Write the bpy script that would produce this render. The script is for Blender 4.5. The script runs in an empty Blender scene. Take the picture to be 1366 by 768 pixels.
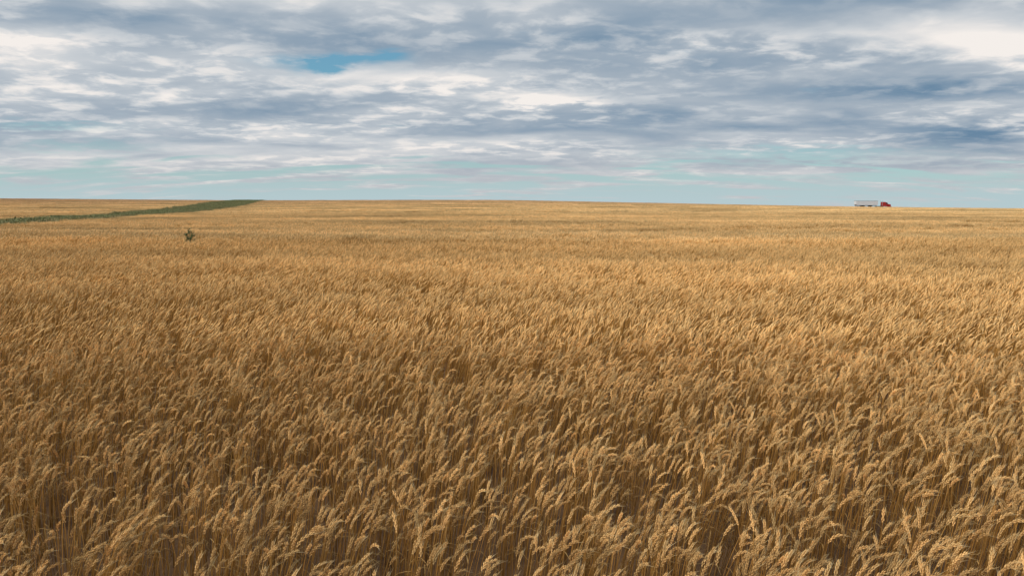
import bpy, math, random
import numpy as np
from mathutils import Vector, Matrix
random.seed(7); rng=np.random.default_rng(11)
scene=bpy.context.scene
EYE=2.6
# ------------------------------------------------------------ noise / terrain
_tab=np.random.default_rng(5).random((256,256))
def vnoise(x,y):
    x=np.asarray(x,float); y=np.asarray(y,float)
    xi=np.floor(x).astype(int); yi=np.floor(y).astype(int)
    fx=x-xi; fy=y-yi; fx=fx*fx*(3-2*fx); fy=fy*fy*(3-2*fy)
    a=_tab[xi&255,yi&255]; b=_tab[(xi+1)&255,yi&255]; c=_tab[xi&255,(yi+1)&255]; d=_tab[(xi+1)&255,(yi+1)&255]
    return (a*(1-fx)+b*fx)*(1-fy)+(c*(1-fx)+d*fx)*fy
def sst(a,b,x):
    t=np.clip((x-a)/(b-a),0,1); return t*t*(3-2*t)
_xs=np.linspace(-3000,3000,1201)
_A=np.interp(_xs,[-3000,-600,-296,-146,-50,0,72,137,207,296,600,3000],[4,5.2,4.8,3.6,3.9,3.8,2.3,0.9,-0.35,-1.3,-3,-6])
_k=np.exp(-np.linspace(-2,2,13)**2); _k/=_k.sum()
_A=np.convolve(np.pad(_A,6,mode='edge'),_k,mode='valid')
def h(x,y):
    x=np.asarray(x,float); y=np.asarray(y,float)
    A=np.interp(x,_xs,_A)
    z=A*sst(110,400,y)
    z=z-0.022*np.maximum(y-425,0)*sst(425,520,y)
    env=sst(10,30,y)*(1-sst(180,300,y))*(1-0.6*sst(40,65,y))
    z=z+env*(0.14*np.sin(y*0.21+x*0.02)+0.14*np.sin(y*0.08+x*0.03+1.0)+0.14*(vnoise(x*0.06+3,y*0.12)-0.5))
    z=z+0.55*np.exp(-((y-398)/5.0)**4)*sst(60,120,x)
    return z
# ------------------------------------------------------------ mesh builder
class MB:
    def __init__(s): s.v=[];s.f=[];s.c=[]
    def add(s,vs,fs,col):
        n=len(s.v); s.v+= [tuple(v) for v in vs]; s.f+=[tuple(i+n for i in f) for f in fs]
        if isinstance(col,list): s.c+=col
        else: s.c+=[col]*len(vs)
    def mesh(s,name,mat):
        me=bpy.data.meshes.new(name); me.from_pydata(s.v,[],s.f)
        at=me.color_attributes.new('Col','FLOAT_COLOR','POINT')
        a=np.ones((len(s.v),4),np.float32); a[:,:3]=np.array(s.c,np.float32)
        at.data.foreach_set('color',a.ravel()); me.materials.append(mat); me.update()
        return me
def frame(t):
    t=t/np.linalg.norm(t); a=np.array([0,0,1.]) if abs(t[2])<0.9 else np.array([1.,0,0])
    s=np.cross(t,a); s/=np.linalg.norm(s); return t,s,np.cross(s,t)
OCT=[(0,1,2),(0,2,3),(0,3,4),(0,4,1),(5,2,1),(5,3,2),(5,4,3),(5,1,4)]
def spindle(mb,p,d,L,w,col,tipcol=None):
    t,s,b=frame(d); m=p+t*L*0.4
    vs=[p,m+s*w,m+b*w,m-s*w,m-b*w,p+t*L]
    mb.add(vs,OCT,[col]*5+[tipcol or col])
def tube(mb,pts,rad,col,sides=3):
    vs=[];fs=[];cs=[]
    for i,p in enumerate(pts):
        d=pts[min(i+1,len(pts)-1)]-pts[max(i-1,0)]
        t,s,b=frame(d)
        for k in range(sides):
            a=2*math.pi*k/sides; vs.append(p+(s*math.cos(a)+b*math.sin(a))*rad[i]); cs.append(col[i] if isinstance(col,list) else col)
    for i in range(len(pts)-1):
        for k in range(sides):
            k2=(k+1)%sides; fs.append((i*sides+k,i*sides+k2,(i+1)*sides+k2,(i+1)*sides+k))
    mb.add(vs,fs,cs)
def ribbon(mb,pts,side,wid,col):
    vs=[];fs=[]
    for p,w in zip(pts,wid): vs+=[p-side*w,p+side*w]
    for i in range(len(pts)-1): fs.append((2*i,2*i+1,2*i+3,2*i+2))
    mb.add(vs,fs,col)
def mul(c,k): return (c[0]*k,c[1]*k,c[2]*k)
HEAD=(0.89,0.55,0.225); STALK=(0.63,0.34,0.098); LEAF=(0.66,0.41,0.155); AWN=(0.99,0.76,0.41)
def stalk(mb,x,y,H,lod):
    ang=random.gauss(0.1,0.75); lean=random.uniform(0.02,0.15)
    ld=np.array([math.cos(ang),math.sin(ang),0.]); up=np.array([0,0,1.])
    base=np.array([x,y,0.]); v=random.choice([random.uniform(0.5,0.8),random.uniform(0.75,1.1),random.uniform(0.95,1.2)])
    g=random.uniform(-0.05,0.05)
    def tint(c,k=1): return (c[0]*v*k,c[1]*v*k*(1+g),c[2]*v*k*(1+2*g))
    bend=random.uniform(0.1,0.65) if random.random()<0.7 else random.uniform(0.6,1.4)
    nst={0:6,1:4,2:2,3:2}[lod]
    pts=[base+ld*lean*H*(t**2.2)+up*H*t for t in np.linspace(0,1,nst)]
    th=math.atan(2.2*lean)+0.12
    wm={0:1,1:1.25,2:2.0,3:4.5}[lod]
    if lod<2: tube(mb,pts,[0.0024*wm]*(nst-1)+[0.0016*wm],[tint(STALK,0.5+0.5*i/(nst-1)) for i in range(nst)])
    else:
        a=random.uniform(0,3.14); ribbon(mb,pts,np.array([math.cos(a),math.sin(a)*.5,0]),[0.003*wm]*nst,tint(STALK))
    HL=random.uniform(0.075,0.112); n={0:8,1:3,2:1,3:1}[lod]
    p=pts[-1].copy()
    if lod==0:
        for i in range(n):
            a=th+bend*i/n*1.1; d=ld*math.sin(a)+up*math.cos(a); t,s,b=frame(d)
            prof=0.75+0.45*math.sin(math.pi*(i+0.8)/(n+1))
            for k in range(2):
                az=i*1.57+k*math.pi+0.3; o=s*math.cos(az)+b*math.sin(az)
                dd=d+o*0.28
                c=tint(HEAD,random.uniform(0.80,1.12)); q=p+o*0.0022
                spindle(mb,q,dd,0.0195*prof+0.002,0.0040*prof,c,mul(c,1.12))
                if i>1 and (i+k)%2==0 or i>5:
                    d3=d+o*random.uniform(0.10,0.28)+np.array([random.gauss(0,.05) for _ in range(3)]); d3/=np.linalg.norm(d3)
                    q2=q+dd*0.012; L=random.uniform(0.035,0.065)
                    w=o*0.0007+s*0.0003
                    mb.add([q2-w,q2+w,q2+d3*L+np.array([0,0,-0.003])],[(0,1,2)],tint(AWN))
            p=p+d*HL/n
        spindle(mb,p-d*0.004,d,0.018,0.0032,tint(HEAD,1.05))
    elif lod==1:
        hp=[p];a=th
        for i in range(n):
            a=th+bend*i/n; d=ld*math.sin(a)+up*math.cos(a); hp.append(hp[-1]+d*HL*1.15/n)
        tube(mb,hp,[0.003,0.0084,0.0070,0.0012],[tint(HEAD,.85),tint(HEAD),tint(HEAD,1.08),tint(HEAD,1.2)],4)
        for k in range(3):
            d3=d+np.array([random.gauss(0,.2) for _ in range(3)]); q=hp[random.choice([1,2,3])]; L=random.uniform(0.045,0.07)
            w=np.array([random.gauss(0,1),random.gauss(0,1),random.gauss(0,1)]);w*=0.0015/np.linalg.norm(w)
            mb.add([q-w,q+w,q+d3/np.linalg.norm(d3)*L],[(0,1,2)],tint(AWN))
    else:
        a=th+bend*0.6; d=ld*math.sin(a)+up*math.cos(a)
        spindle(mb,p-up*0.01,d,HL*(1.4 if lod==2 else 2.0),0.0105 if lod==2 else 0.026,tint(HEAD,1.0),tint(AWN,1.0))
    nl={0:random.choice([0,1,2]),1:random.choice([0,1]),2:0,3:0}[lod]
    for k in range(nl):
        t0=random.uniform(0.35,0.8); q=base+ld*lean*H*(t0**2.2)+up*H*t0
        a2=random.gauss(0.1,1.3); o=np.array([math.cos(a2),math.sin(a2),0.]); L=random.uniform(0.10,0.18)
        s=np.array([-o[1],o[0],0.])
        e=random.uniform(0.2,0.9)
        m=4 if lod==0 else 3
        ps=[q+o*L*u*(0.5+0.5*u)+up*L*(e*u-(e+random.uniform(0.1,0.7))*u*u) for u in np.linspace(0,1,m)]
        wd=[0.0035*wm*(1-u*0.85) for u in np.linspace(0,1,m)]
        ribbon(mb,ps,s,wd,tint(LEAF,random.uniform(0.55,1.0)))
# ------------------------------------------------------------ materials
def newmat(name):
    m=bpy.data.materials.new(name); m.use_nodes=True; nt=m.node_tree; return m,nt,nt.nodes['Principled BSDF']
def wheat_mat():
    m,nt,b=newmat('ripe_wheat'); N=nt.nodes; L=nt.links
    at=N.new('ShaderNodeAttribute'); at.attribute_name='Col'
    geo=N.new('ShaderNodeNewGeometry')
    mp=N.new('ShaderNodeMapping'); mp.inputs['Scale'].default_value=(0.03,0.085,0.0); L.new(geo.outputs['Position'],mp.inputs['Vector'])
    n1=N.new('ShaderNodeTexNoise'); n1.inputs['Scale'].default_value=1.0; n1.inputs['Detail'].default_value=4; L.new(mp.outputs[0],n1.inputs['Vector'])
    r1=N.new('ShaderNodeMapRange'); r1.inputs[1].default_value=0.32; r1.inputs[2].default_value=0.68; r1.inputs[3].default_value=0.66; r1.inputs[4].default_value=1.28; L.new(n1.outputs['Fac'],r1.inputs[0])
    oi=N.new('ShaderNodeObjectInfo')
    r2=N.new('ShaderNodeMapRange'); r2.inputs[3].default_value=0.86; r2.inputs[4].default_value=1.12; L.new(oi.outputs['Random'],r2.inputs[0])
    mm=N.new('ShaderNodeMath'); mm.operation='MULTIPLY'; L.new(r1.outputs[0],mm.inputs[0]); L.new(r2.outputs[0],mm.inputs[1])
    # the older, browner stand on the far rise
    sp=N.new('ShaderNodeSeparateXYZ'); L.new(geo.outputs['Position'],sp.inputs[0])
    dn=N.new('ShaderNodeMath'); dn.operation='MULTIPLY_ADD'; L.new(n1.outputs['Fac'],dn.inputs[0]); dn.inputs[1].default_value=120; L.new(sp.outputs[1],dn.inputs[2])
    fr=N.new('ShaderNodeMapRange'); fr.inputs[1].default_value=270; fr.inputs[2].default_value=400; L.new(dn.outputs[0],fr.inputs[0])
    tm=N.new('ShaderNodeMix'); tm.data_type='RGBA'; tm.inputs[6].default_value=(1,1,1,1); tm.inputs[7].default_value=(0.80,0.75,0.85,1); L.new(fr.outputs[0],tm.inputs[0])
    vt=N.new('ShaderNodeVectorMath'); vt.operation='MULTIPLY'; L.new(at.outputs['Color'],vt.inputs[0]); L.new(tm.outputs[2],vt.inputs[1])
    vm=N.new('ShaderNodeVectorMath'); vm.operation='SCALE'; L.new(vt.outputs[0],vm.inputs[0]); L.new(mm.outputs[0],vm.inputs['Scale'])
    df=N.new('ShaderNodeBsdfDiffuse'); L.new(vm.outputs[0],df.inputs['Color']); N.remove(b)
    L.new(df.outputs[0],N['Material Output'].inputs['Surface'])
    return m
WM=wheat_mat()
def simple(name,col,rough=0.6,noise=0.15,scale=3.0,metal=0.0,attr=False):
    m,nt,b=newmat(name); N=nt.nodes; L=nt.links
    tc=N.new('ShaderNodeTexCoord'); n=N.new('ShaderNodeTexNoise'); n.inputs['Scale'].default_value=scale; n.inputs['Detail'].default_value=4
    L.new(tc.outputs['Object'],n.inputs['Vector'])
    r=N.new('ShaderNodeMapRange'); r.inputs[1].default_value=0.25; r.inputs[2].default_value=0.75; r.inputs[3].default_value=1-noise; r.inputs[4].default_value=1+noise; L.new(n.outputs['Fac'],r.inputs[0])
    vm=N.new('ShaderNodeVectorMath'); vm.operation='SCALE'; L.new(r.outputs[0],vm.inputs['Scale'])
    if attr:
        at=N.new('ShaderNodeAttribute'); at.attribute_name='Col'; L.new(at.outputs['Color'],vm.inputs[0])
    else: vm.inputs[0].default_value=col
    L.new(vm.outputs[0],b.inputs['Base Color']); b.inputs['Roughness'].default_value=rough; b.inputs['Metallic'].default_value=metal
    return m
# ------------------------------------------------------------ ground
def axis(lo,hi,fine,step,growth):
    a=[0.0]; s=step
    while a[-1]<hi:
        if a[-1]>fine: s*=growth
        a.append(a[-1]+s)
    b=[0.0]; s=step
    while b[-1]>lo:
        if -b[-1]>fine: s*=growth
        b.append(b[-1]-s)
    return np.array(sorted(set(a+b)))
gx=axis(-4000,4000,60,2.5,1.05); gy=axis(-400,5000,440,2.5,1.06)
GX,GY=np.meshgrid(gx,gy); GZ=h(GX,GY)+0.0
me=bpy.data.meshes.new('ground'); nx=len(gx); ny=len(gy)
V=np.stack([GX,GY,GZ],-1).reshape(-1,3)
F=[(j*nx+i,j*nx+i+1,(j+1)*nx+i+1,(j+1)*nx+i) for j in range(ny-1) for i in range(nx-1)]
me.from_pydata(V.tolist(),[],F); me.polygons.foreach_set('use_smooth',[True]*len(F))
gm,nt,b=newmat('field_soil'); N=nt.nodes; L=nt.links
geo=N.new('ShaderNodeNewGeometry'); n=N.new('ShaderNodeTexNoise'); n.inputs['Scale'].default_value=3; n.inputs['Detail'].default_value=6; L.new(geo.outputs['Position'],n.inputs['Vector'])
cr=N.new('ShaderNodeValToRGB'); cr.color_ramp.elements[0].position=0.3; cr.color_ramp.elements[0].color=(0.07,0.035,0.016,1); cr.color_ramp.elements[1].position=0.75; cr.color_ramp.elements[1].color=(0.22,0.12,0.05,1)
L.new(n.outputs['Fac'],cr.inputs[0]); L.new(cr.outputs[0],b.inputs['Base Color']); b.inputs['Roughness'].default_value=0.95
bp=N.new('ShaderNodeBump'); bp.inputs['Strength'].default_value=0.6; bp.inputs['Distance'].default_value=0.05; L.new(n.outputs['Fac'],bp.inputs['Height']); L.new(bp.outputs[0],b.inputs['Normal'])
me.materials.append(gm); g=bpy.data.objects.new('ground',me); scene.collection.objects.link(g)
# gravel road on the crest
rx=np.arange(60,900,6.0); vs=[];fs=[]
for i,x in enumerate(rx):
    for yy in (394.6,396.5,398,399.5,401.4): vs.append((x,yy,float(h(x,yy))+0.03+0.03*(yy==398)))
for i in range(len(rx)-1):
    for k in range(4): fs.append((i*5+k,(i+1)*5+k,(i+1)*5+k+1,i*5+k+1))
me=bpy.data.meshes.new('gravel_road'); me.from_pydata(vs,[],fs); me.materials.append(simple('gravel',(0.28,0.24,0.2),0.95,0.25,8)); scene.collection.objects.link(bpy.data.objects.new('gravel_road',me))
# ------------------------------------------------------------ GN instancer
def instancer(name,coll,pts,idx,rot,scl):
    me=bpy.data.meshes.new(name); n=len(pts); me.vertices.add(n); me.vertices.foreach_set('co',np.asarray(pts,np.float32).ravel())
    a=me.attributes.new('idx','INT','POINT'); a.data.foreach_set('value',np.asarray(idx,np.int32))
    a=me.attributes.new('rot','FLOAT_VECTOR','POINT'); a.data.foreach_set('vector',np.asarray(rot,np.float32).ravel())
    a=me.attributes.new('scl','FLOAT_VECTOR','POINT'); a.data.foreach_set('vector',np.asarray(scl,np.float32).ravel())
    ob=bpy.data.objects.new(name,me); scene.collection.objects.link(ob)
    ng=bpy.data.node_groups.new(name+'_nodes','GeometryNodeTree')
    ng.interface.new_socket('Geometry',in_out='INPUT',socket_type='NodeSocketGeometry'); ng.interface.new_socket('Geometry',in_out='OUTPUT',socket_type='NodeSocketGeometry')
    N=ng.nodes; L=ng.links; gi=N.new('NodeGroupInput'); go=N.new('NodeGroupOutput')
    ip=N.new('GeometryNodeInstanceOnPoints'); ci=N.new('GeometryNodeCollectionInfo'); ci.inputs['Collection'].default_value=coll
    ci.inputs['Separate Children'].default_value=True; ci.inputs['Reset Children'].default_value=True
    def na(nm,t):
        x=N.new('GeometryNodeInputNamedAttribute'); x.data_type=t; x.inputs['Name'].default_value=nm; return x.outputs['Attribute']
    e=N.new('FunctionNodeEulerToRotation'); L.new(na('rot','FLOAT_VECTOR'),e.inputs[0])
    L.new(gi.outputs[0],ip.inputs['Points']); L.new(ci.outputs[0],ip.inputs['Instance']); ip.inputs['Pick Instance'].default_value=True
    L.new(na('idx','INT'),ip.inputs['Instance Index']); L.new(e.outputs[0],ip.inputs['Rotation']); L.new(na('scl','FLOAT_VECTOR'),ip.inputs['Scale'])
    L.new(ip.outputs[0],go.inputs[0])
    md=ob.modifiers.new('scatter','NODES'); md.node_group=ng
    return ob
# ------------------------------------------------------------ wheat variants
wc=bpy.data.collections.new('wheat_tufts'); NV=[16,14,8,6]; OFF=[0,16,30,38]; k=0
for lod in range(4):
    for v in range(NV[lod]):
        mb=MB()
        if lod<2:
            for i in range(10 if lod==0 else 9):
                r=0.16*math.sqrt(random.random()); a=random.uniform(0,6.283)
                stalk(mb,r*math.cos(a),r*math.sin(a),random.gauss(0.76,0.055),lod)
        elif lod==2:
            ox,oy=random.uniform(0,100),random.uniform(0,100)
            for i in range(210):
                x=random.uniform(-.6,.6); y=random.uniform(-.6,.6)
                stalk(mb,x,y,0.66+0.2*float(vnoise(x*4+ox,y*4+oy))+random.gauss(0,0.035),2)
        else:
            ox,oy=random.uniform(0,100),random.uniform(0,100)
            for i in range(900):
                x=random.uniform(-2.1,2.1); y=random.uniform(-2.1,2.1)
                stalk(mb,x,y,0.58+0.22*float(vnoise(x*2+ox,y*2+oy))+random.gauss(0,0.035),3)
        o=bpy.data.objects.new('tuft_%03d'%k,mb.mesh('tuft_%03d'%k,WM)); wc.objects.link(o); k+=1
# strip of grass (polyline)
STRIP=np.array([(-58,40),(-52,55),(-49.5,66),(-52.5,82),(-60,108),(-74,150),(-97,230),(-125,320),(-150,400),(-168,450)],float)
def strip_dist(x,y):
    d=np.full(np.shape(x),1e9)
    for a,b_ in zip(STRIP[:-1],STRIP[1:]):
        ab=b_-a; t=np.clip(((x-a[0])*ab[0]+(y-a[1])*ab[1])/(ab@ab),0,1)
        d=np.minimum(d,np.hypot(x-a[0]-t*ab[0],y-a[1]-t*ab[1]))
    return d
def halfw(y): return 3.2+5.4*sst(80,240,y)
P=[];I=[];R=[];S=[]
def scatter(y0,y1,step,lod,margin,slope=0.84):
    ys=np.arange(y0,y1,step); xm=slope*abs(y1)+margin; xs=np.arange(-xm,xm,step)
    X,Y=np.meshgrid(xs,ys); X=X.ravel(); Y=Y.ravel()
    jit=0.5 if lod<2 else 0.12
    X=X+rng.uniform(-jit,jit,X.size)*step; Y=Y+rng.uniform(-jit,jit,Y.size)*step
    keep=(np.abs(X)<slope*np.abs(Y)+margin)
    keep&=strip_dist(X,Y)>halfw(Y)+(0.1 if lod<2 else 0.5 if lod==2 else 1.4)
    keep&=~((np.abs(Y-398)<6)&(X>55))
    edge=62+1.5*np.sin(X*0.2)
    keep&=~((X>39+3*np.sin(Y))&(X<110)&(Y>edge)&(Y<edge+11+0.16*(X-41)))
    keep&=np.hypot(X+15.4,Y-32.6)>0.28
    if lod<2: keep&=vnoise(X*1.7+40,Y*1.7)>0.10
    X=X[keep];Y=Y[keep]; n=X.size
    P.append(np.stack([X,Y,h(X,Y)],-1)); I.append(OFF[lod]+rng.integers(0,NV[lod],n))
    clump=vnoise(X*1.3,Y*1.3+7)*0.5+vnoise(X*0.3+9,Y*0.45)*0.5
    if lod<2:
        big=vnoise(X*0.22+20,Y*0.4)-0.4
        leanx=0.03+0.18*(vnoise(X*0.9+50,Y*0.9)-0.35)+0.26*big+rng.normal(0,.06,n); leany=0.18*(vnoise(X*0.8,Y*0.8+80)-0.5)+rng.normal(0,.05,n)
        R.append(np.stack([-leany,leanx,rng.normal(0,0.35,n)],-1))
        sz=0.81+0.32*clump+rng.normal(0,.045,n); sx=rng.uniform(0.95,1.1,n); S.append(np.stack([sx,sx,sz],-1))
    else:
        R.append(np.zeros((n,3))); sz=0.89+0.26*clump+rng.normal(0,.035,n); o=np.ones(n)*1.02; S.append(np.stack([o,o,sz],-1))
scatter(-2,9,0.235,0,5)
scatter(9,34,0.24,1,6)
scatter(34,130,1.15,2,10)
scatter(130,436,3.9,3,25)
P=np.concatenate(P);I=np.concatenate(I);R=np.concatenate(R);S=np.concatenate(S)
instancer('wheat_field',wc,P,I,R,S); print('WHEAT',len(P))
# ------------------------------------------------------------ grass strip
gmat=simple('weed_green',None,0.7,0.2,2.0,attr=True)
gc=bpy.data.collections.new('grass_tufts')
for v in range(8):
    mb=MB()
    dry=v%4<1
    for i in range(60):
        r=0.5*math.sqrt(random.random()); a=random.uniform(0,6.283); H=random.uniform(0.35,0.9); a2=random.uniform(0,6.28)
        o=np.array([math.cos(a2),math.sin(a2),0.]); q=np.array([r*math.cos(a),r*math.sin(a),0.]); l=random.uniform(0.2,0.6)
        col=random.choice([(0.42,0.33,0.14),(0.46,0.35,0.16),(0.33,0.29,0.12),(0.58,0.42,0.21)] if dry else [(0.28,0.27,0.10),(0.33,0.30,0.12),(0.22,0.23,0.09),(0.44,0.34,0.15)])
        col=mul(col,random.uniform(.8,1.2))
        ribbon(mb,[q,q+o*l*.3+np.array([0,0,H*.6]),q+o*l+np.array([0,0,H])],np.array([-o[1],o[0],0]),[0.022,0.022,0.006],col)
    for i in range([0,20,50,150][v%4]):
        q=np.array([random.gauss(0,.28),random.gauss(0,.28),random.uniform(.25,.95)]); w=np.array([random.gauss(0,1) for _ in range(3)])*0.035; u=np.array([random.gauss(0,1) for _ in range(3)])*0.035
        mb.add([q-w,q+u,q+w,q-u],[(0,1,2,3)],mul((0.21,0.22,0.085),random.uniform(.5,1.5)))
    o=bpy.data.objects.new('gtuft_%02d'%v,mb.mesh('gtuft_%02d'%v,gmat)); gc.objects.link(o)
X=rng.uniform(-185,-40,300000); Y=rng.uniform(38,440,300000); kk=strip_dist(X,Y)<halfw(Y); X=X[kk];Y=Y[kk]
X=X[:8500];Y=Y[:8500]; n=X.size; print('GRASS',n)
hs=0.8+0.65*vnoise(X*.15,Y*.15)
instancer('grass_strip',gc,np.stack([X,Y,h(X,Y)],-1),rng.integers(0,8,n),np.stack([0*X,0*X,rng.uniform(0,6.28,n)],-1),np.stack([1+0*X,1+0*X,hs],-1))
# ------------------------------------------------------------ tall weed
def weed(name,x,y,H):
    mb=MB(); base=np.array([x,y,float(h(x,y))])
    for sx_,hh in ((0.0,1.0),(0.13,0.84),(-0.11,0.80)):
        def sp_(t): return base+np.array([sx_*t*1.2+0.04*math.sin(t*3),0.02*t,H*hh*t])
        tube(mb,[sp_(t) for t in np.linspace(0,1,8)],[0.013*(1-0.75*i/7) for i in range(8)],(0.14,0.15,0.06),5)
        for i in range(18):
            t=random.uniform(0.5,0.98); q=sp_(t); a=i*2.4
            L=0.26*(1.12-t)+0.05; e=random.uniform(.3,1.0)
            d=np.array([math.cos(a),math.sin(a),e]); br=[q,q+d*L*.5,q+d*L+np.array([0,0,.03])]
            tube(mb,br,[0.006,0.004,0.002],(0.12,0.14,0.05),4)
            for j in range(11):
                u=random.uniform(.15,1.05); p=q+d*L*u; o=np.array([random.gauss(0,1),random.gauss(0,1),random.gauss(0,.7)]); o/=np.linalg.norm(o)
                s=np.cross(o,[0.1,0.2,1]); s/=np.linalg.norm(s); ll=random.uniform(.045,.10)
                mb.add([p,p+o*ll*.5+s*ll*.26,p+o*ll,p+o*ll*.5-s*ll*.26],[(0,1,2,3)],mul((0.12,0.18,0.065),random.uniform(.5,1.6)))
    scene.collection.objects.link(bpy.data.objects.new(name,mb.mesh(name,gmat)))
weed('weed_plant',-15.4,33.0,1.38)
# ------------------------------------------------------------ truck
white=simple('trailer_white',(0.80,0.81,0.82),0.4,0.05,1.5); red=simple('cab_red',(0.45,0.025,0.02),0.35,0.08,2); dark=simple('frame_black',(0.02,0.02,0.022),0.6,0.2,3)
rub=simple('tyre_rubber',(0.02,0.02,0.02),0.85,0.2,8); chrome=simple('chrome',(0.6,0.6,0.62),0.25,0.05,3,0.9); glass=simple('window_glass',(0.02,0.03,0.04),0.08,0.05,2); tarp=simple('tarp_grey',(0.18,0.19,0.21),0.8,0.15,2); amber=simple('hub_grey',(0.4,0.4,0.42),0.4,0.1,4,0.6)
TX,TY=206.3,398.0; TZ=float(h(TX,TY))+0.05
truck=bpy.data.objects.new('semi_truck',None); scene.collection.objects.link(truck); truck.location=(TX,TY,TZ)
def child(name,vs,fs,mat,bev=0.0):
    me=bpy.data.meshes.new(name); me.from_pydata([tuple(v) for v in vs],[],fs); me.materials.append(mat); me.validate()
    o=bpy.data.objects.new(name,me); scene.collection.objects.link(o); o.parent=truck
    if bev:
        m=o.modifiers.new('b','BEVEL'); m.width=bev; m.segments=2
    return o
def prism(name,prof,y0,y1,mat,bev=0.03):
    n=len(prof); vs=[(x,y0,z) for x,z in prof]+[(x,y1,z) for x,z in prof]
    fs=[tuple(range(n)),tuple(range(2*n-1,n-1,-1))]+[(i,i+n,(i+1)%n+n,(i+1)%n) for i in range(n)]
    return child(name,vs,fs,mat,bev)
def box(name,x0,x1,y0,y1,z0,z1,mat,bev=0.03): return prism(name,[(x0,z0),(x1,z0),(x1,z1),(x0,z1)],y0,y1,mat,bev)
def cyl(name,c,r,L,ax,mat,n=24):
    vs=[];
    for s in (-L/2,L/2):
        for i in range(n):
            a=2*math.pi*i/n; u,w=r*math.cos(a),r*math.sin(a)
            vs.append((c[0]+u,c[1]+s,c[2]+w) if ax=='y' else (c[0]+s,c[1]+u,c[2]+w) if ax=='x' else (c[0]+u,c[1]+w,c[2]+s))
    fs=[tuple(range(n)),tuple(range(2*n-1,n-1,-1))]+[(i,i+n,(i+1)%n+n,(i+1)%n) for i in range(n)]
    return child(name,vs,fs,mat,0.02)
TE=2.2
prism('trailer_box',[(-10.2,2.0),(-9.6,1.55),(TE-.4,1.55),(TE,2.0),(TE,3.95),(-10.2,3.95)],-1.28,1.28,white)
box('trailer_tarp',-10.25,TE+.05,-1.3,1.3,3.955,4.1,tarp)
for i in range(16): box('trailer_rib_%d'%i,-9.9+i*.77,-9.84+i*.77,-1.31,-1.283,1.95,3.9,white,0)
prism('hopper_rear',[(-7.6,1.545),(-6.2,0.75),(-5.6,0.75),(-4.2,1.545)],-0.9,0.9,dark)
prism('hopper_front',[(-3.2,1.545),(-1.9,0.75),(-1.3,0.75),(0.0,1.545)],-0.9,0.9,dark)
box('trailer_rail',-10.1,TE-.2,-0.6,0.6,1.25,1.54,dark)
box('trailer_bumper',-10.3,-10.15,-1.2,1.2,0.55,0.8,dark)
for i,(x) in enumerate((-9.3,-8.0,2.5,3.8,9.3)):
    for s in (-1,1):
        cyl('wheel_%d_%s'%(i,'l' if s<0 else 'r'),(x,s*1.02,0.52),0.52,0.5 if x<8 else 0.3,'y',rub); cyl('hub_%d_%s'%(i,'l' if s<0 else 'r'),(x,s*1.28 if x<8 else s*1.19,0.52),0.26,0.06,'y',amber)
box('tractor_frame',1.3,10.0,-0.45,0.45,0.75,1.05,dark)
prism('rear_fender',[(1.7,0.9),(1.9,1.12),(4.4,1.12),(4.6,0.9)],-1.2,-0.8,dark)
box('cab_sleeper',5.1,6.6,-1.15,1.15,1.0,3.45,red,0.08)
prism('cab',[(6.605,1.0),(8.05,1.0),(8.05,2.3),(7.65,3.15),(6.605,3.3)],-1.1,1.1,red,0.06)
prism('hood',[(8.055,0.95),(9.8,0.95),(9.9,1.95),(9.7,2.15),(8.055,2.3)],-0.75,0.75,red,0.08)
for s,nm in ((-1,'front_fender_near'),(1,'front_fender_far')):
    prism(nm,[(8.5,0.75),(8.65,1.15),(9.0,1.32),(9.65,1.32),(9.95,1.1),(10.0,0.75)],min(s*.76,s*1.15),max(s*.76,s*1.15),red,0.05)
prism('windshield',[(8.07,2.36),(8.10,2.36),(7.73,3.06),(7.7,3.06)],-0.95,0.95,glass,0)
prism('side_window',[(6.85,2.3),(7.9,2.3),(7.6,2.95),(6.85,3.0)],-1.115,-1.102,glass,0)
box('grille',9.91,9.97,-0.6,0.6,0.95,1.75,chrome); box('bumper',10.0,10.18,-1.15,1.15,0.42,0.8,chrome)
for s in (-1,1):
    cyl('exhaust_%d'%s,(4.95,s*1.0,2.55),0.09,3.0,'z',chrome,12); cyl('fuel_tank_%d'%s,(6.3,s*0.95,0.72),0.31,1.7,'x',chrome,20); box('mirror_%d'%s,7.9,7.98,s*1.35-.1,s*1.35+.1,1.9,2.5,dark,0)
# ------------------------------------------------------------ world
w=bpy.data.worlds.new('World'); scene.world=w; w.use_nodes=True; nt=w.node_tree; N=nt.nodes; L=nt.links
for n_ in list(N): N.remove(n_)
try: w.cycles.sampling_method='NONE'
except Exception as e: print('ws',e)
SUN_EL=math.radians(38); SUN_AZ=math.radians(-115)
out=N.new('ShaderNodeOutputWorld'); bg=N.new('ShaderNodeBackground'); bg.inputs['Strength'].default_value=0.1; L.new(bg.outputs[0],out.inputs[0])
sky=N.new('ShaderNodeTexSky'); sky.sky_type='NISHITA'; sky.sun_disc=False; sky.sun_elevation=SUN_EL; sky.sun_rotation=SUN_AZ; sky.air_density=1.2; sky.dust_density=0.6; sky.ozone_density=2.0
def M(op,a,b_=None,c=None):
    m=N.new('ShaderNodeMath'); m.operation=op
    for i,x in enumerate((a,b_,c)):
        if x is None: continue
        if isinstance(x,(int,float)): m.inputs[i].default_value=x
        else: L.new(x,m.inputs[i])
    return m.outputs[0]
def comb(x,y,z):
    c=N.new('ShaderNodeCombineXYZ')
    for i,q in enumerate((x,y,z)):
        if isinstance(q,(int,float)): c.inputs[i].default_value=q
        else: L.new(q,c.inputs[i])
    return c.outputs[0]
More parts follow.
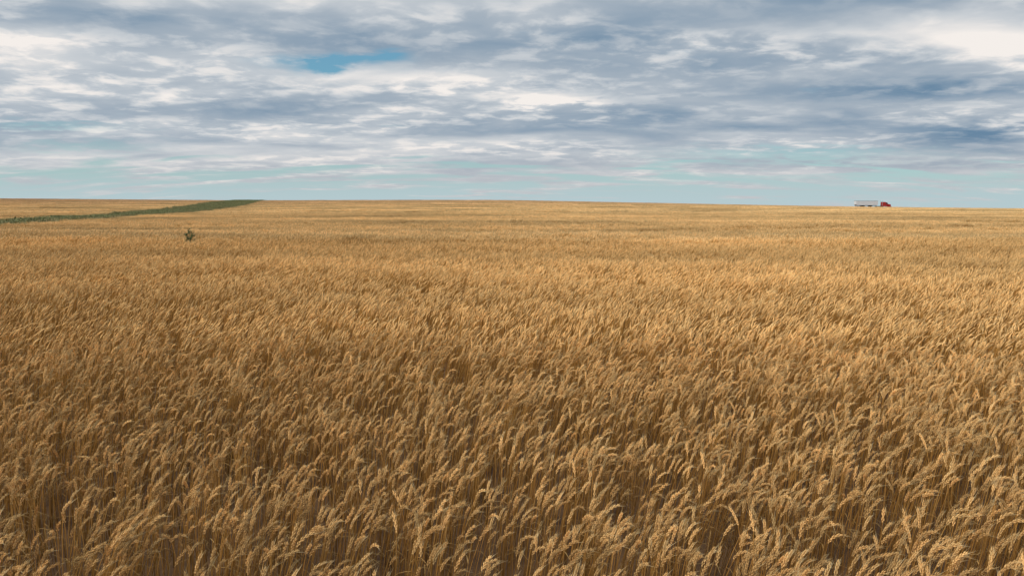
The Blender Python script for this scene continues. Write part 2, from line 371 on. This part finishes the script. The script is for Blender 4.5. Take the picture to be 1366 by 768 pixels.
def noise(vec,scale,detail=6,rough=0.55,dist=0.0):
    n=N.new('ShaderNodeTexNoise'); n.inputs['Scale'].default_value=scale; n.inputs['Detail'].default_value=detail; n.inputs['Roughness'].default_value=rough; n.inputs['Distortion'].default_value=dist
    L.new(vec,n.inputs['Vector']); return n.outputs['Fac']
def mr(x,a,b_,c=0.0,d=1.0,smooth=True):
    m=N.new('ShaderNodeMapRange'); m.interpolation_type='SMOOTHSTEP' if smooth else 'LINEAR'
    for i,q in enumerate((a,b_,c,d)): m.inputs[i+1].default_value=q
    L.new(x,m.inputs[0]); return m.outputs[0]
def mixc(f,a,b_):
    m=N.new('ShaderNodeMix'); m.data_type='RGBA'
    L.new(f,m.inputs[0])
    for i,q in ((6,a),(7,b_)):
        if isinstance(q,tuple): m.inputs[i].default_value=(q[0],q[1],q[2],1)
        else: L.new(q,m.inputs[i])
    return m.outputs[2]
tc=N.new('ShaderNodeTexCoord'); sp=N.new('ShaderNodeSeparateXYZ'); L.new(tc.outputs['Generated'],sp.inputs[0])
dx,dy,dz=sp.outputs
pz=M('ADD',M('MAXIMUM',dz,0.0),0.12)
PX=M('DIVIDE',dx,pz); PY=M('MULTIPLY',M('DIVIDE',dy,pz),1.15)
nA=noise(comb(M('MULTIPLY',PX,0.6),PY,0.0),0.8,2,0.5,0.3)
nB=noise(comb(M('MULTIPLY',PX,0.75),M('ADD',PY,13.0),3.0),1.9,4,0.48,0.4)
nC=noise(comb(M('MULTIPLY',PX,1.0),PY,9.0),5.0,6,0.56,0.25)
yy=M('MAXIMUM',dy,0.08)
wob=M('SUBTRACT',nB,0.5); wob2=M('SUBTRACT',nC,0.5)
U=M('ADD',M('DIVIDE',dx,yy),M('MULTIPLY',wob,0.25)); Vv=M('ADD',M('DIVIDE',dz,yy),M('MULTIPLY',wob2,0.05))
def G(px,py,rx_,ry_,s):
    u0=(px-683)/923; v0=(272-py)/923
    a=M('MULTIPLY',M('SUBTRACT',U,u0),923/rx_); b_=M('MULTIPLY',M('SUBTRACT',Vv,v0),923/ry_)
    e=M('EXPONENT',M('MULTIPLY',M('ADD',M('MULTIPLY',a,a),M('MULTIPLY',b_,b_)),-1.0))
    return M('MULTIPLY',e,s)
def total(l):
    r=G(*l[0])
    for q in l[1:]: r=M('ADD',r,G(*q))
    return r
feat=total([(1345,72,110,20,.48),(1190,58,180,24,.26),(545,112,160,14,.30),(745,137,60,8,.46),(480,12,320,22,.22),(50,90,150,36,.28),(960,50,130,12,.14),(250,215,460,20,.22),(560,190,220,12,.14),(880,5,160,12,.12),
 (690,75,230,16,-.14),(1210,130,190,14,-.36),(1310,188,120,20,-.48),(110,30,200,20,-.20),(1000,95,180,15,-.16),(860,168,240,14,-.13),(1180,225,140,7,-.2),(250,150,240,14,-.12),(1150,12,260,14,-.20),(330,60,150,12,-.06)])
hole=total([(448,93,50,9,1.35),(1060,208,140,9,.6),(60,170,110,5,.45),(500,84,30,7,1.1),(110,196,90,7,.45)])
puff=mr(nC,0.43,0.66,-0.06,0.25)
mask=mr(nA,0.38,0.60,0.28,1.0)
b0=M('ADD',M('MULTIPLY',M('SUBTRACT',nA,0.5),0.7),M('ADD',M('MULTIPLY',wob,0.85),M('MULTIPLY',puff,mask)))
bright=M('ADD',M('ADD',b0,0.54),feat)
cr=N.new('ShaderNodeValToRGB'); L.new(bright,cr.inputs[0]); E=cr.color_ramp
stops=[(0.05,(0.13,0.235,0.355)),(0.28,(0.245,0.335,0.435)),(0.5,(0.385,0.45,0.52)),(0.70,(0.58,0.615,0.65)),(0.96,(0.91,0.86,0.82))]
E.elements[0].position=stops[0][0]; E.elements[0].color=stops[0][1]+(1,); E.elements[1].position=stops[-1][0]; E.elements[1].color=stops[-1][1]+(1,)
for p_,c_ in stops[1:-1]:
    e=E.elements.new(p_); e.color=c_+(1,)
elev=M('DIVIDE',M('MAXIMUM',dz,0.0),yy)
cc=mixc(mr(elev,0.0,0.11,0.7,0.0),cr.outputs[0],(0.62,0.61,0.61))
cs=N.new('ShaderNodeVectorMath'); cs.operation='SCALE'; L.new(cc,cs.inputs[0]); cs.inputs['Scale'].default_value=10.0
tint=N.new('ShaderNodeVectorMath'); tint.operation='MULTIPLY'; L.new(sky.outputs[0],tint.inputs[0]); tint.inputs[1].default_value=(0.42,0.86,1.0)
covn=M('ADD',noise(comb(M('MULTIPLY',PX,0.6),M('MULTIPLY',PY,1.3),21.0),1.8,5,0.55,0.4),mr(elev,0.0,0.10,-0.16,0.20))
cov=M('SUBTRACT',mr(covn,0.34,0.56),hole); cov=M('MINIMUM',M('MAXIMUM',cov,0.0),1.0)
base=mixc(mr(elev,0.0,0.12,1.0,0.15),tint.outputs[0],(4.6,5.85,6.15))
fin=mixc(cov,base,cs.outputs[0])
up=mr(dz,0.3,0.7,1.0,1.5)
fs_=N.new('ShaderNodeVectorMath'); fs_.operation='SCALE'; L.new(fin,fs_.inputs[0]); L.new(up,fs_.inputs['Scale'])
L.new(fs_.outputs[0],bg.inputs['Color'])
# ------------------------------------------------------------ sun
sd=bpy.data.lights.new('sun','SUN'); sd.energy=1.9; sd.angle=math.radians(10); sd.color=(1,0.89,0.73)
so=bpy.data.objects.new('sun',sd); scene.collection.objects.link(so)
dirv=Vector((math.sin(SUN_AZ)*math.cos(SUN_EL),math.cos(SUN_AZ)*math.cos(SUN_EL),math.sin(SUN_EL)))
so.rotation_euler=dirv.to_track_quat('Z','Y').to_euler()
# ------------------------------------------------------------ camera
cd=bpy.data.cameras.new('camera'); cd.lens=24.3; cd.sensor_width=36; cd.clip_end=12000; cd.clip_start=0.05
co=bpy.data.objects.new('camera',cd); scene.collection.objects.link(co); co.location=(0,0,EYE); co.rotation_euler=(math.radians(90-6.92),0,0)
scene.camera=co
scene.view_settings.view_transform='Standard'; scene.view_settings.look='None'; scene.view_settings.exposure=0
